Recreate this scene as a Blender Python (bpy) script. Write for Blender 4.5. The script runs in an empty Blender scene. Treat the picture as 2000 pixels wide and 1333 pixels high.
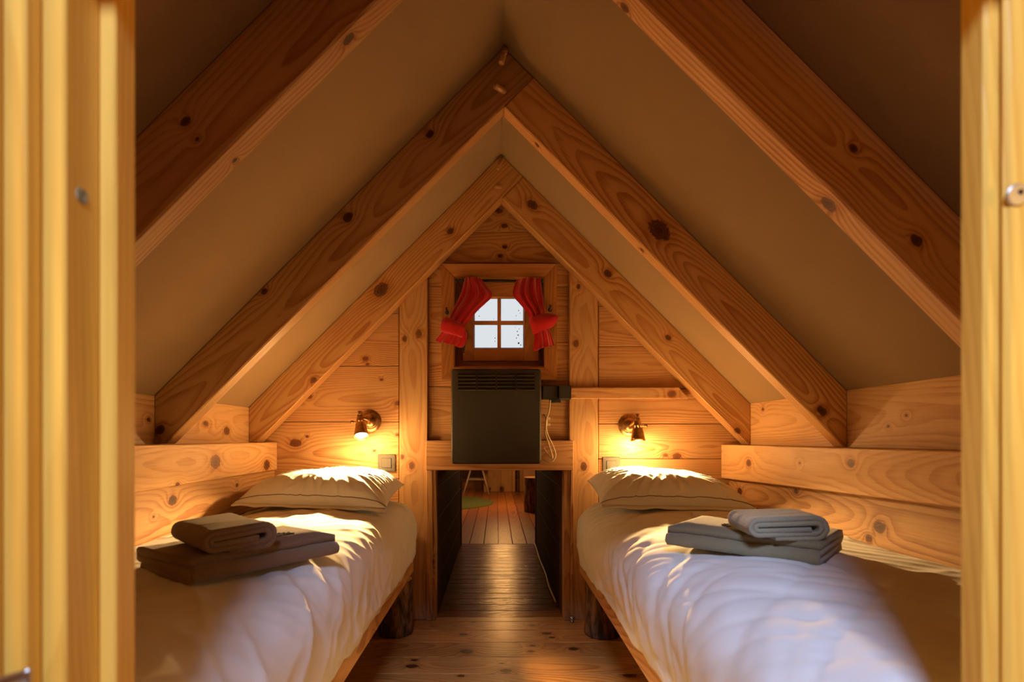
import bpy, bmesh, math, random
from mathutils import Vector as V, Matrix, noise
random.seed(7)
PI = math.pi
sc = bpy.context.scene
COL = sc.collection

# ------------------------------------------------------------------ camera, world, lights, exposure
F = 1060.0                      # focal length in pixels of the 2000 px frame
CZ = 0.83                       # camera height above the floor
PX, PY = 970.0, 857.0           # vanishing point in the frame
cam = bpy.data.cameras.new('camera')
cam.sensor_width = 36; cam.lens = F * 36 / 2000
cam.shift_x = (1000 - PX) / 2000; cam.shift_y = (PY - 666.5) / 2000
cam.clip_start = 0.02
cam.dof.use_dof = True; cam.dof.focus_distance = 2.0; cam.dof.aperture_fstop = 3.4
co = bpy.data.objects.new('camera', cam); COL.objects.link(co)
co.location = (0, 0, CZ); co.rotation_euler = (PI / 2, 0, 0)
sc.camera = co

w = bpy.data.worlds.new('sky'); sc.world = w; w.use_nodes = True
w.node_tree.nodes['Background'].inputs[0].default_value = (0.90, 0.95, 1.0, 1)
w.node_tree.nodes['Background'].inputs[1].default_value = 0.80

def area(name, loc, target, sx, sy, power, color, spread=180):
    l = bpy.data.lights.new(name, 'AREA'); l.shape = 'RECTANGLE'; l.size = sx; l.size_y = sy
    l.energy = power; l.color = color; l.spread = math.radians(spread)
    o = bpy.data.objects.new(name, l); COL.objects.link(o); o.location = loc
    o.rotation_euler = (V(target) - V(loc)).to_track_quat('-Z', 'Y').to_euler()
    return o
def point(name, loc, power, color, r=0.03):
    l = bpy.data.lights.new(name, 'POINT'); l.energy = power; l.color = color; l.shadow_soft_size = r
    o = bpy.data.objects.new(name, l); COL.objects.link(o); o.location = loc
    return o
WARM = (1.0, 0.59, 0.215)
LAMP_W = 340.0      # watts of each reading lamp
# doorway daylight from an unseen ceiling opening added to limit its reach
area('daylight_area', (-0.13, -1.05, 2.36), (0.22, 0.9, 0.56), 0.5, 0.5, 21, (0.52, 0.66, 1.0), 90)
# unseen warm fill lights added to brighten the door frame
point('jamb_fill_left', (-0.58, 0.03, 0.95), 3.5, (1.0, 0.56, 0.10), 0.10)
point('jamb_fill_right', (0.74, 0.03, 0.95), 3.5, (1.0, 0.56, 0.10), 0.10)
# far room: a warm pendant and daylight from its window
point('far_room_pendant', (0.08, 6.6, 0.95), 26, (1.0, 0.48, 0.14), 0.06)
area('far_room_window', (-1.9, 7.2, 1.3), (0.0, 7.0, 0.0), 0.6, 0.6, 5, (1.0, 0.86, 0.50))

sc.view_settings.view_transform = 'Standard'
sc.view_settings.look = 'None'
sc.view_settings.gamma = 1
sc.view_settings.use_curve_mapping = False
sc.view_settings.exposure = 0.0
sc.cycles.use_denoising = True
sc.cycles.max_bounces = 10
sc.cycles.diffuse_bounces = 3
sc.cycles.sample_clamp_indirect = 8
sc.cycles.caustics_reflective = False
sc.cycles.caustics_refractive = False

def P(px, py, d):
    return V(((px - PX) / F * d, d, CZ - (py - PY) / F * d))

# ------------------------------------------------------------------ materials
class NT:
    def __init__(s, name):
        s.m = bpy.data.materials.new(name); s.m.use_nodes = True
        s.t = s.m.node_tree; s.b = s.t.nodes['Principled BSDF']
    def n(s, typ, **kw):
        nd = s.t.nodes.new(typ)
        for k, v in kw.items(): setattr(nd, k, v)
        return nd
    def put(s, sock, v):
        if isinstance(v, bpy.types.NodeSocket): s.t.links.new(v, sock)
        elif v is not None: sock.default_value = v
    def math(s, op, a, b=None, c=None, clamp=False):
        nd = s.n('ShaderNodeMath', operation=op, use_clamp=clamp)
        for i, v in enumerate((a, b, c)): s.put(nd.inputs[i], v)
        return nd.outputs[0]
    def vec(s, op, a, b=None, out=0):
        nd = s.n('ShaderNodeVectorMath', operation=op)
        s.put(nd.inputs[0], a); s.put(nd.inputs[1], b)
        return nd.outputs[out]
    def noise(s, vec, scale, detail=2, rough=0.5):
        nd = s.n('ShaderNodeTexNoise'); s.put(nd.inputs['Vector'], vec)
        nd.inputs['Scale'].default_value = scale; nd.inputs['Detail'].default_value = detail
        nd.inputs['Roughness'].default_value = rough
        return nd.outputs[0]
    def ramp(s, v, a, b, lo=0.0, hi=1.0):
        nd = s.n('ShaderNodeMapRange', interpolation_type='SMOOTHSTEP')
        s.put(nd.inputs[0], v); nd.inputs[1].default_value = a; nd.inputs[2].default_value = b
        nd.inputs[3].default_value = lo; nd.inputs[4].default_value = hi
        return nd.outputs[0]
    def mix(s, f, a, b, typ='MIX'):
        nd = s.n('ShaderNodeMix', data_type='RGBA', blend_type=typ)
        s.put(nd.inputs[0], f)
        s.put(nd.inputs[6], a if isinstance(a, bpy.types.NodeSocket) else (*a, 1))
        s.put(nd.inputs[7], b if isinstance(b, bpy.types.NodeSocket) else (*b, 1))
        return nd.outputs[2]
    def bump(s, h, strength, dist=0.002):
        nd = s.n('ShaderNodeBump'); nd.inputs['Strength'].default_value = strength
        nd.inputs['Distance'].default_value = dist; s.put(nd.inputs['Height'], h)
        s.put(s.b.inputs['Normal'], nd.outputs[0])
    def set(s, **kw):
        for k, v in kw.items(): s.put(s.b.inputs[k], v)
        return s.m

def wood(name, light, dark, knot, rough=0.5, ring=0.0075, knots=0.80, contrast=0.55, coat=0.0, spec=0.35, bump=0.25, bdist=0.0012):
    """pine: local X runs along the board; annual rings about a wandering pith, knots that bend them"""
    t = NT(name)
    co_ = t.n('ShaderNodeTexCoord').outputs['Object']
    info = t.n('ShaderNodeObjectInfo').outputs['Random']
    sd = t.n('ShaderNodeCombineXYZ')
    t.put(sd.inputs[0], t.math('MULTIPLY', info, 37.0)); t.put(sd.inputs[1], t.math('MULTIPLY', info, 91.0)); t.put(sd.inputs[2], t.math('MULTIPLY', info, 53.0))
    Q = t.vec('ADD', co_, sd.outputs[0])
    sep = t.n('ShaderNodeSeparateXYZ'); t.put(sep.inputs[0], co_)
    u, v, w_ = sep.outputs
    def att(nm, out):
        return t.n('ShaderNodeAttribute', attribute_type='OBJECT', attribute_name=nm).outputs[out]
    # distance to the nearest knot, in knot radii
    dmin = None
    for k in 'abcd':
        dv = t.vec('MULTIPLY', t.vec('SUBTRACT', co_, att('knot_' + k, 'Vector')), (0.72, 1, 1))
        ln = t.vec('LENGTH', dv, out=1)
        d = t.math('DIVIDE', ln, t.math('MAXIMUM', att('size_' + k, 'Fac'), 0.00002))
        dmin = d if dmin is None else t.math('MINIMUM', dmin, d)
    vo = t.n('ShaderNodeTexVoronoi', feature='F1', voronoi_dimensions='3D')
    t.put(vo.inputs['Vector'], t.vec('MULTIPLY', Q, (3.1, 6.5, 5.0))); vo.inputs['Scale'].default_value = 1.0
    cs = t.n('ShaderNodeSeparateColor'); t.put(cs.inputs[0], vo.outputs['Color'])
    size = t.math('MULTIPLY_ADD', t.math('MULTIPLY', cs.outputs[1], cs.outputs[1]), 0.07, 0.014)
    dp = t.math('DIVIDE', vo.outputs['Distance'], size)
    dp = t.math('ADD', dp, t.math('MULTIPLY', t.math('LESS_THAN', cs.outputs[0], knots), 60.0))
    dmin = t.math('MINIMUM', dmin, dp)
    dn = t.math('ADD', dmin, t.math('MULTIPLY', t.math('SUBTRACT', t.noise(Q, 75, 3), 0.5), 0.75))
    near = t.math('POWER', 2.718, t.math('MULTIPLY', dmin, -0.55))
    # annual rings
    lo = t.noise(t.vec('MULTIPLY', Q, (0.55, 2.0, 2.0)), 1.3, 1)
    lo2 = t.noise(t.vec('ADD', t.vec('MULTIPLY', Q, (0.6, 1.2, 1.2)), (7, 3, 1)), 1.2, 0)
    vv = t.math('ADD', v, t.math('MULTIPLY', t.math('SUBTRACT', lo, 0.5), 0.12))
    ww = t.math('ADD', t.math('ADD', w_, 0.02), t.math('MULTIPLY', lo2, 0.16))
    R = t.math('SQRT', t.math('ADD', t.math('MULTIPLY', vv, vv), t.math('MULTIPLY', ww, ww)))
    R = t.math('ADD', R, t.math('MULTIPLY', near, 0.034))
    R = t.math('ADD', R, t.math('MULTIPLY', t.noise(t.vec('MULTIPLY', Q, (6, 22, 22)), 1.0, 2), 0.006))
    ph = t.math('DIVIDE', R, ring)
    saw = t.math('FRACT', ph)
    late = t.math('MULTIPLY', t.ramp(saw, 0.25, 0.92), t.ramp(saw, 1.0, 0.93))
    fib = t.noise(t.vec('MULTIPLY', Q, (9, 200, 200)), 1.0, 3)
    blot = t.noise(t.vec('MULTIPLY', Q, (2.2, 9, 9)), 1.0, 3)
    f = t.math('MULTIPLY', late, t.math('MULTIPLY_ADD', blot, 0.9, contrast - 0.35))
    f = t.math('ADD', f, t.math('MULTIPLY', t.math('SUBTRACT', fib, 0.5), 0.95))
    f = t.math('ADD', f, t.math('MULTIPLY', t.math('SUBTRACT', blot, 0.5), 0.75))
    f = t.math('ADD', f, t.math('MULTIPLY', t.ramp(dn, 2.6, 0.9), 0.5), None, True)
    c = t.mix(f, light, dark)
    km = t.ramp(dn, 1.08, 0.86)
    kring = t.math('MULTIPLY_ADD', t.math('SINE', t.math('MULTIPLY', dn, 21.0)), 0.28, t.math('MULTIPLY_ADD', dn, 0.55, -0.05), True)
    kc = t.mix(kring, tuple(a * .34 for a in knot), tuple(a * .52 + b * .22 for a, b in zip(dark, knot)))
    c = t.mix(km, c, kc)
    edge = t.math('MULTIPLY', t.ramp(dn, 0.82, 0.98), t.ramp(dn, 1.14, 1.0))
    c = t.mix(t.math('MULTIPLY', edge, 0.65), c, tuple(a * 0.45 for a in knot))
    tone = t.math('ADD', t.math('ADD', 1.0, att('tone', 'Fac')), t.math('MULTIPLY', t.math('SUBTRACT', info, 0.5), 0.16))
    tc = t.n('ShaderNodeCombineXYZ')
    for i in range(3): t.put(tc.inputs[i], tone)
    c = t.mix(1.0, c, tc.outputs[0], 'MULTIPLY')
    t.set(**{'Base Color': c, 'Roughness': t.math('MULTIPLY_ADD', fib, 0.2, rough - 0.1), 'Specular IOR Level': spec, 'Coat Weight': coat, 'Coat Roughness': 0.22})
    t.bump(t.math('SUBTRACT', fib, t.math('MULTIPLY', late, 0.3)), bump, bdist)
    return t.m

def plain(name, col, rough=0.5, metal=0.0, spec=0.5, nscale=0, namt=0.1, bump=0.0, bdist=0.002, **kw):
    t = NT(name)
    if nscale:
        co_ = t.n('ShaderNodeTexCoord').outputs['Object']
        nz = t.noise(co_, nscale, 3)
        t.set(**{'Base Color': t.mix(t.ramp(nz, 0.3, 0.7), tuple(c * (1 - namt) for c in col), tuple(min(1, c * (1 + namt)) for c in col))})
        if bump: t.bump(nz, bump, bdist)
    else:
        t.set(**{'Base Color': (*col, 1)})
    t.set(Roughness=rough, Metallic=metal, **{'Specular IOR Level': spec})
    for k, v in kw.items(): t.put(t.b.inputs[k.replace('_', ' ')], v)
    return t.m

def glow(name, col, s):
    m = plain(name, (0.8, 0.8, 0.8))
    b = m.node_tree.nodes['Principled BSDF']
    b.inputs['Emission Color'].default_value = (*col, 1); b.inputs['Emission Strength'].default_value = s
    return m

M = {}
M['pine'] = wood('pine', (0.63, 0.355, 0.155), (0.34, 0.125, 0.035), (0.20, 0.052, 0.016))
M['pine_pale'] = wood('pale_pine', (0.69, 0.415, 0.19), (0.45, 0.195, 0.058), (0.25, 0.072, 0.022), contrast=0.38)
M['rafter'] = wood('rafter_pine', (0.72, 0.41, 0.165), (0.42, 0.16, 0.042), (0.16, 0.045, 0.018), knots=0.86, ring=0.009)
M['floor'] = wood('floor_pine', (0.64, 0.31, 0.085), (0.34, 0.12, 0.024), (0.10, 0.026, 0.010), rough=0.32, coat=0.25, knots=0.62, spec=0.5)
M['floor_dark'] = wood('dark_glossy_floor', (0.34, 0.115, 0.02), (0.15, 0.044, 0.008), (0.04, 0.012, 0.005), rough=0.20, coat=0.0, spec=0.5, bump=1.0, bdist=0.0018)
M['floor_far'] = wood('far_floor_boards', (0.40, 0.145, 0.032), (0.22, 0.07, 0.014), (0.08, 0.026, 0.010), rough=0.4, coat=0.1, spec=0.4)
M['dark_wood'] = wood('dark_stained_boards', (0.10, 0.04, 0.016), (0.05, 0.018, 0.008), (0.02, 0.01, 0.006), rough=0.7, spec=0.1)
M['window_wood'] = wood('varnished_window_pine', (0.52, 0.24, 0.08), (0.34, 0.125, 0.035), (0.16, 0.05, 0.02), rough=0.35, coat=0.25, knots=2.0, contrast=0.45)
M['jamb'] = wood('varnished_door_pine', (0.90, 0.56, 0.10), (0.72, 0.37, 0.05), (0.42, 0.20, 0.07), rough=0.38, coat=0.3, knots=2.0, contrast=0.35)
M['cabinet'] = wood('cabinet_boards', (0.52, 0.33, 0.15), (0.36, 0.20, 0.08), (0.16, 0.07, 0.03))

t = NT('ceiling_felt')
oc = t.n('ShaderNodeTexCoord').outputs['Object']
nf = t.noise(oc, 420, 2); nl = t.noise(oc, 3, 2)
t.set(**{'Base Color': t.mix(t.math('MULTIPLY_ADD', nf, 0.5, t.math('MULTIPLY', nl, 0.5)), (0.235, 0.142, 0.066), (0.32, 0.205, 0.105)), 'Roughness': 0.95, 'Specular IOR Level': 0.05, 'Sheen Weight': 0.15})
t.bump(nf, 0.35, 0.001); M['felt'] = t.m

t = NT('bark')
oc = t.n('ShaderNodeTexCoord').outputs['Object']
r1 = t.noise(t.vec('MULTIPLY', oc, (34, 34, 9)), 1.0, 4, 0.65); r2 = t.noise(t.vec('MULTIPLY', oc, (80, 80, 25)), 1.0, 3)
t.set(**{'Base Color': t.mix(t.ramp(r1, 0.38, 0.68), (0.06, 0.035, 0.018), (0.30, 0.17, 0.085)), 'Roughness': 0.9, 'Specular IOR Level': 0.15})
t.bump(t.math('ADD', r1, t.math('MULTIPLY', r2, 0.4)), 1.0, 0.012); M['bark'] = t.m

t = NT('log_end_grain')
oc = t.n('ShaderNodeTexCoord').outputs['Object']
sp = t.n('ShaderNodeSeparateXYZ'); t.put(sp.inputs[0], oc)
rr = t.math('SQRT', t.math('ADD', t.math('MULTIPLY', sp.outputs[0], sp.outputs[0]), t.math('MULTIPLY', sp.outputs[1], sp.outputs[1])))
rr = t.math('ADD', rr, t.math('MULTIPLY', t.noise(oc, 20, 2), 0.006))
t.set(**{'Base Color': t.mix(t.math('FRACT', t.math('DIVIDE', rr, 0.006)), (0.50, 0.30, 0.14), (0.34, 0.17, 0.07)), 'Roughness': 0.8})
M['end_grain'] = t.m

def fabric(name, col, rough=0.9, weave=900, amt=0.06, b=0.15, sheen=0.1, fold=0.0):
    t = NT(name); oc = t.n('ShaderNodeTexCoord').outputs['Object']
    n1 = t.noise(oc, weave, 2); n2 = t.noise(oc, 14, 4)
    f = t.math('ADD', t.math('MULTIPLY', n1, 0.6), t.math('MULTIPLY', n2, 0.4))
    t.set(**{'Base Color': t.mix(f, tuple(c * (1 - amt) for c in col), tuple(min(1, c * (1 + amt)) for c in col)),
             'Roughness': rough, 'Specular IOR Level': 0.15, 'Sheen Weight': sheen})
    h = n1 if not fold else t.math('ADD', t.math('MULTIPLY', n1, 0.02), t.math('MULTIPLY', n2, fold))
    t.bump(h, b, 0.002 if not fold else 0.02)
    return t.m
M['sheet'] = fabric('white_cotton', (0.80, 0.79, 0.77), amt=0.02, b=0.18, fold=0.35)
M['pillowcase'] = fabric('pillowcase_cotton', (0.78, 0.765, 0.73), amt=0.02, b=0.15, fold=0.3)
M['piping'] = plain('grey_piping', (0.16, 0.12, 0.09), 0.9)
M['towel_brown'] = fabric('brown_terry', (0.21, 0.135, 0.078), weave=420, amt=0.28, b=0.9, sheen=0.4)
M['towel_green'] = fabric('grey_green_terry', (0.255, 0.225, 0.135), weave=420, amt=0.22, b=0.9, sheen=0.4)
M['towel_grey'] = fabric('grey_terry', (0.36, 0.335, 0.225), weave=420, amt=0.2, b=0.9, sheen=0.4)
M['embroidery'] = plain('dark_embroidery', (0.06, 0.042, 0.028), 0.95)
M['red'] = fabric('red_felt', (0.48, 0.004, 0.012), weave=500, amt=0.2, b=0.4, sheen=0.5)
M['heater'] = plain('black_powder_coat', (0.015, 0.0095, 0.0055), 0.6, spec=0.3, nscale=260, namt=0.3, bump=0.15)
M['black'] = plain('black_plastic', (0.010, 0.009, 0.008), 0.4)
M['brass'] = plain('antique_brass', (0.46, 0.27, 0.12), 0.28, metal=1.0, nscale=50, namt=0.3)
M['inner'] = plain('shade_lining', (0.9, 0.75, 0.5), 0.35, metal=0.6)
M['steel'] = plain('brushed_steel', (0.55, 0.55, 0.54), 0.3, metal=1.0)
M['screw'] = plain('screw_zinc', (0.62, 0.62, 0.58), 0.35, metal=0.85)
M['switch'] = plain('bronze_plastic', (0.036, 0.027, 0.014), 0.45, spec=.3)
M['switch_edge'] = plain('switch_gap', (0.02, 0.014, 0.008), 0.6)
M['cable'] = plain('cream_cable', (0.72, 0.62, 0.42), 0.5)
M['pipe'] = plain('pale_pipe', (0.55, 0.52, 0.45), 0.4)
M['bulb'] = glow('lit_bulb', (1.0, 0.72, 0.38), 25)
M['rug'] = fabric('green_rug', (0.11, 0.15, 0.035), weave=260, amt=0.25, b=0.8)
M['ivory'] = plain('ivory_metal', (0.62, 0.50, 0.40), 0.4)
M['glass'] = plain('window_glass', (1, 1, 1), 0.0, Transmission_Weight=1.0, IOR=1.0)
M['iron'] = plain('dark_iron', (0.03, 0.026, 0.022), 0.45, metal=0.7)
M['bronze'] = plain('window_bronze', (0.22, 0.17, 0.10), 0.35, metal=0.9)
M['leaf'] = plain('outdoor_leaves', (0.10, 0.12, 0.05), 0.8)
M['filler'] = plain('grey_knot_plug', (0.30, 0.31, 0.22), 0.6, nscale=160, namt=0.5)
M['seat'] = plain('chair_seat_red', (0.16, 0.03, 0.015), 0.7)

# ------------------------------------------------------------------ object helpers
W = {}
def link(o, parent=None, mat4=None):
    COL.objects.link(o)
    m = mat4 if mat4 is not None else Matrix()
    W[o.name] = m
    if parent is not None:
        o.parent = parent; o.matrix_parent_inverse = W[parent.name].inverted()
    o.matrix_basis = m
    return o
def tag(o, label=None, cat=None, group=None, kind=None):
    if label: o['label'] = label
    if cat: o['category'] = cat
    if group: o['group'] = group
    if kind: o['kind'] = kind
    return o
def empty(name, loc, label=None, cat=None, group=None, kind=None, parent=None):
    o = bpy.data.objects.new(name, None); o.empty_display_size = 0.05
    link(o, parent, Matrix.Translation(V(loc)))
    return tag(o, label, cat, group, kind)
def mesh(name, bm, mat, parent=None, mat4=None, smooth=False, **kw):
    me = bpy.data.meshes.new(name)
    bmesh.ops.recalc_face_normals(bm, faces=bm.faces[:])
    bm.to_mesh(me); bm.free()
    for m in (mat if isinstance(mat, (list, tuple)) else [mat]): me.materials.append(m)
    if smooth:
        for p in me.polygons: p.use_smooth = True
    o = bpy.data.objects.new(name, me); link(o, parent, mat4)
    return tag(o, **kw)
def frame(origin, ex, ey):
    ex = V(ex).normalized(); ez = ex.cross(V(ey)).normalized(); ey = ez.cross(ex)
    m = Matrix((ex, ey, ez)).transposed().to_4x4(); m.translation = V(origin)
    return m
def knotprops(o, m, knots, plane_pt, plane_n):
    inv = m.inverted()
    for k, (kx, ky, kr) in zip('abcd', knots):
        d = V(((kx - PX) / F, 1, -(ky - PY) / F)); o0 = V((0, 0, CZ))
        tt = (V(plane_pt) - o0).dot(plane_n) / d.dot(plane_n)
        p = inv @ (o0 + d * tt)
        o['knot_' + k] = [float(p.x), float(p.y), float(p.z)]
        o['size_' + k] = float(kr * tt / F * .85)
def prism(name, mat, pts, ext, ex, parent=None, bevel=0.002, knots=(), tone=0.0, kface=None, **kw):
    """board from a planar outline pts (world) swept by ext; ex = grain direction"""
    pts = [V(p) for p in pts]; ext = V(ext)
    c = sum(pts, V()) / len(pts) + ext / 2
    side = ext.cross(V(ex))
    if side.length < 1e-6: side = V((1, 0, 0)) if abs(ext.x) < 1e-6 else V((0, 1, 0))
    m = frame(c, ex, side)
    inv = m.inverted(); bm = bmesh.new()
    a = [bm.verts.new(inv @ p) for p in pts]; b = [bm.verts.new(inv @ (p + ext)) for p in pts]
    bm.faces.new(a); bm.faces.new(b[::-1])
    n = len(pts)
    for i in range(n): bm.faces.new((a[i], b[i], b[(i + 1) % n], a[(i + 1) % n]))
    bmesh.ops.recalc_face_normals(bm, faces=bm.faces[:])
    if bevel: bmesh.ops.bevel(bm, geom=bm.edges[:], offset=bevel, segments=1, affect='EDGES', clamp_overlap=True)
    o = mesh(name, bm, mat, parent, m, **kw)
    if tone: o['tone'] = float(tone)
    if knots:
        pp, pn = kface if kface else (pts[0], ext.normalized())
        knotprops(o, m, knots, pp, V(pn))
    return o
def box(name, mat, lo, hi, parent=None, axis='X', **kw):
    """axis-aligned board; grain along axis; the front face for knots is the low-Y one unless kface given"""
    (x0, y0, z0), (x1, y1, z1) = lo, hi
    pts = [(x0, y0, z0), (x1, y0, z0), (x1, y0, z1), (x0, y0, z1)]
    ex = {'X': (1, 0, 0), 'Z': (0, 0, 1)}.get(axis)
    if axis == 'Y':
        pts = [(x0, y0, z0), (x0, y1, z0), (x0, y1, z1), (x0, y0, z1)]
        return prism(name, mat, pts, (x1 - x0, 0, 0), (0, 1, 0), parent, **kw)
    return prism(name, mat, pts, (0, y1 - y0, 0), ex, parent, **kw)
def clip(poly, a, b, c):
    """keep a*x + b*z <= c"""
    out = []
    for i, p in enumerate(poly):
        q = poly[(i + 1) % len(poly)]
        dp, dq = a * p[0] + b * p[1] - c, a * q[0] + b * q[1] - c
        if dp <= 0: out.append(p)
        if dp * dq < 0:
            s = dp / (dp - dq); out.append((p[0] + (q[0] - p[0]) * s, p[1] + (q[1] - p[1]) * s))
    return out
def tube(name, mat, pts, r, parent=None, seg=8, closed=False, **kw):
    pts = [V(p) for p in pts]; c = V(pts[0]); bm = bmesh.new(); rings = []
    n = len(pts); prev = None
    for i, p in enumerate(pts):
        if closed: d = pts[(i + 1) % n] - pts[i - 1]
        else: d = pts[min(i + 1, n - 1)] - pts[max(i - 1, 0)]
        d.normalize()
        if prev is None:
            a = d.orthogonal().normalized()
        else:
            a = (prev - d * prev.dot(d)).normalized()
        prev = a; b = d.cross(a)
        rr = r[i] if isinstance(r, (list, tuple)) else r
        rings.append([bm.verts.new(p - c + (a * math.cos(2 * PI * k / seg) + b * math.sin(2 * PI * k / seg)) * rr) for k in range(seg)])
    for i in range(n if closed else n - 1):
        A, B = rings[i], rings[(i + 1) % n]
        for k in range(seg): bm.faces.new((A[k], A[(k + 1) % seg], B[(k + 1) % seg], B[k]))
    if not closed: bm.faces.new(rings[0][::-1]); bm.faces.new(rings[-1])
    return mesh(name, bm, mat, parent, Matrix.Translation(c), smooth=True, **kw)
def smoothline(pts, n=10):
    pts = [V(p) for p in pts]; out = []
    for i in range(len(pts) - 1):
        p0, p1, p2, p3 = pts[max(i - 1, 0)], pts[i], pts[i + 1], pts[min(i + 2, len(pts) - 1)]
        for k in range(n):
            t_ = k / n
            out.append(0.5 * ((2 * p1) + (p2 - p0) * t_ + (2 * p0 - 5 * p1 + 4 * p2 - p3) * t_ ** 2 + (3 * p1 - p0 - 3 * p2 + p3) * t_ ** 3))
    out.append(pts[-1]); return out
def lathe(bm, prof, seg=32, skip=None, mi=0):
    rings = [[bm.verts.new((r * math.cos(2 * PI * k / seg), r * math.sin(2 * PI * k / seg), z)) for k in range(seg)] for r, z in prof]
    for i in range(len(rings) - 1):
        for k in range(seg):
            if skip and skip(i, k): continue
            f = bm.faces.new((rings[i][k], rings[i][(k + 1) % seg], rings[i + 1][(k + 1) % seg], rings[i + 1][k])); f.material_index = mi
    return rings
def disc(name, mat, c, axis, r, th, parent=None, seg=32, bevel=0.0, **kw):
    bm = bmesh.new(); lathe(bm, [(0.0001, -th / 2), (r - bevel, -th / 2), (r, -th / 2 + bevel), (r, th / 2 - bevel), (r - bevel, th / 2), (0.0001, th / 2)], seg)
    ax = V(axis).normalized(); m = frame(c, ax.orthogonal(), ax.cross(ax.orthogonal()))
    return mesh(name, bm, mat, parent, m, **kw)
def rbox(name, mat, lo, hi, parent=None, bevel=0.004, seg=3, **kw):
    lo, hi = V(lo), V(hi); c = (lo + hi) / 2; s = hi - lo
    bm = bmesh.new(); bmesh.ops.create_cube(bm, size=1); bmesh.ops.scale(bm, vec=s, verts=bm.verts[:])
    bmesh.ops.bevel(bm, geom=bm.edges[:], offset=bevel, segments=seg, affect='EDGES', profile=0.5)
    return mesh(name, bm, mat, parent, Matrix.Translation(c), **kw)

# ------------------------------------------------------------------ the roof's geometry
RX, RZ = 0.022, 2.10            # ridge of the felt
KL, KR = -1.108, 1.135          # knee walls
BW = 2.50                       # back wall plane
YF = 0.50                       # inner face of the door wall
def under_roof(poly, z=RZ):
    poly = clip(poly, 1, 1, z + RX); return clip(poly, -1, 1, z - RX)

# floor ---------------------------------------------------------------
floor = box('floor', M['floor_dark'], (-1.16, -0.9, -0.06), (1.19, BW + 0.02, -0.026), tone=-0.3)
tag(floor, kind='structure')
ys = [2.46, 2.348, 2.21, 2.06, 1.914]
y = 1.914
while y > -0.8:
    y -= 0.147; ys.append(y)
ys = [2.52] + ys
fk = {1: [(1040, 1222, 5), (925, 1216, 4)], 2: [(905, 1240, 7), (1068, 1238, 8), (1078, 1246, 5)],
      3: [(912, 1273, 11), (1040, 1262, 5), (1037, 1273, 5), (1120, 1268, 8), (775, 1266, 6)], 4: [(805, 1302, 10), (810, 1290, 6), (980, 1297, 4), (988, 1311, 10)],
      5: [(900, 1321, 6), (1190, 1304, 12), (1230, 1320, 11)]}
for i in range(len(ys) - 1):
    a, b = ys[i + 1], ys[i]
    prism('floorboard', M['floor'], [(-1.15, a + .0008, -0.025), (1.17, a + .0008, -0.025), (1.17, b - .0008, -0.025), (-1.15, b - .0008, -0.025)], (0, 0, 0.025), (1, 0, 0), floor,
          bevel=0.0022, knots=fk.get(i, [])[:4], kface=((0, 0, 0), (0, 0, 1)), tone=random.uniform(-.08, .08))

# back wall -------------------------------------------------------------
wall_back = empty('wall_back', (0, BW, 0), kind='structure')
def xb(px, d=BW): return (px - PX) / F * d
def zb(py, d=BW): return CZ - (py - PY) / F * d
def wall_boards(x0, x1, seams, yf, mat, kn={}, tn={}):
    for i in range(len(seams) - 1):
        zt, z0 = zb(seams[i]), zb(seams[i + 1])
        poly = under_roof([(x0, z0 + .001), (x1, z0 + .001), (x1, zt - .001), (x0, zt - .001)], RZ - 0.004)
        if len(poly) < 3: continue
        prism('wall_plank', mat, [(x, yf, z) for x, z in poly], (0, 0.03, 0), (1, 0, 0), wall_back, bevel=0.0028,
              knots=kn.get(i, []), tone=tn.get(i, random.uniform(-.07, .07)))
FLR = PY + CZ / BW * F
# left bay, right bay, middle bay
wall_boards(KL, xb(779), [305, 470, 612, 715, 824, 936, 1050, FLR], BW, M['pine'],
            {3: [(604, 775, 5), (777, 788, 5), (745, 742, 3)], 4: [(577, 866, 9), (600, 853, 3), (731, 881, 3), (776, 850, 3)], 5: [(720, 902, 8), (566, 897, 4)], 2: [(714, 701, 5), (718, 712, 3), (640, 680, 6)]}, {2: -.04, 3: 0, 4: .03})
wall_boards(xb(1169), KR, [305, 470, 598, 677, 760, 828, 897, 985, 1090, FLR], BW, M['pine'],
            {3: [(1306, 770, 5), (1178, 770, 2)], 5: [(1322, 892, 7), (1300, 890, 4)], 1: [(1190, 560, 6)]}, {3: -.02})
wall_boards(xb(836), xb(1112), [755, 862, 960 - 40], BW + 0.012, M['pine'], {}, {})
wall_boards(xb(836), xb(889), [513, 558, 668, 755], BW + 0.012, M['pine'], {}, {})      # beside the window opening
wall_boards(xb(1062), xb(1112), [513, 559, 668, 755], BW + 0.012, M['pine'], {}, {})
wall_boards(xb(779), xb(1169), [280, 390, 452, 513], BW + 0.010, M['pine'], {1: [(985, 441, 5), (974, 412, 6)], 2: [(986, 483, 4), (977, 500, 4)]}, {1: -.12, 2: -.06})
wall_boards(xb(889.3), xb(1061.7), [716.5, 755], BW + 0.012, M['pine'], {}, {})
# the two upright wall posts, standing a little proud
for x0, x1, kn in ((780, 835, [(818, 652, 7), (790, 662, 5), (804, 910, 6), (786, 893, 4)]), (1112, 1168, [(1125, 671, 6), (1140, 912, 7), (1130, 560, 4)])):
    a, b = xb(x0, BW - .014), xb(x1, BW - .014)
    poly = under_roof([(a, 0), (b, 0), (b, 2.2), (a, 2.2)], RZ - 0.19)
    prism('post', M['pine_pale'], [(x, BW - 0.014, z) for x, z in poly], (0, 0.05, 0), (0, 0, 1), wall_back, bevel=0.003, knots=kn, tone=-.06)

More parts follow.
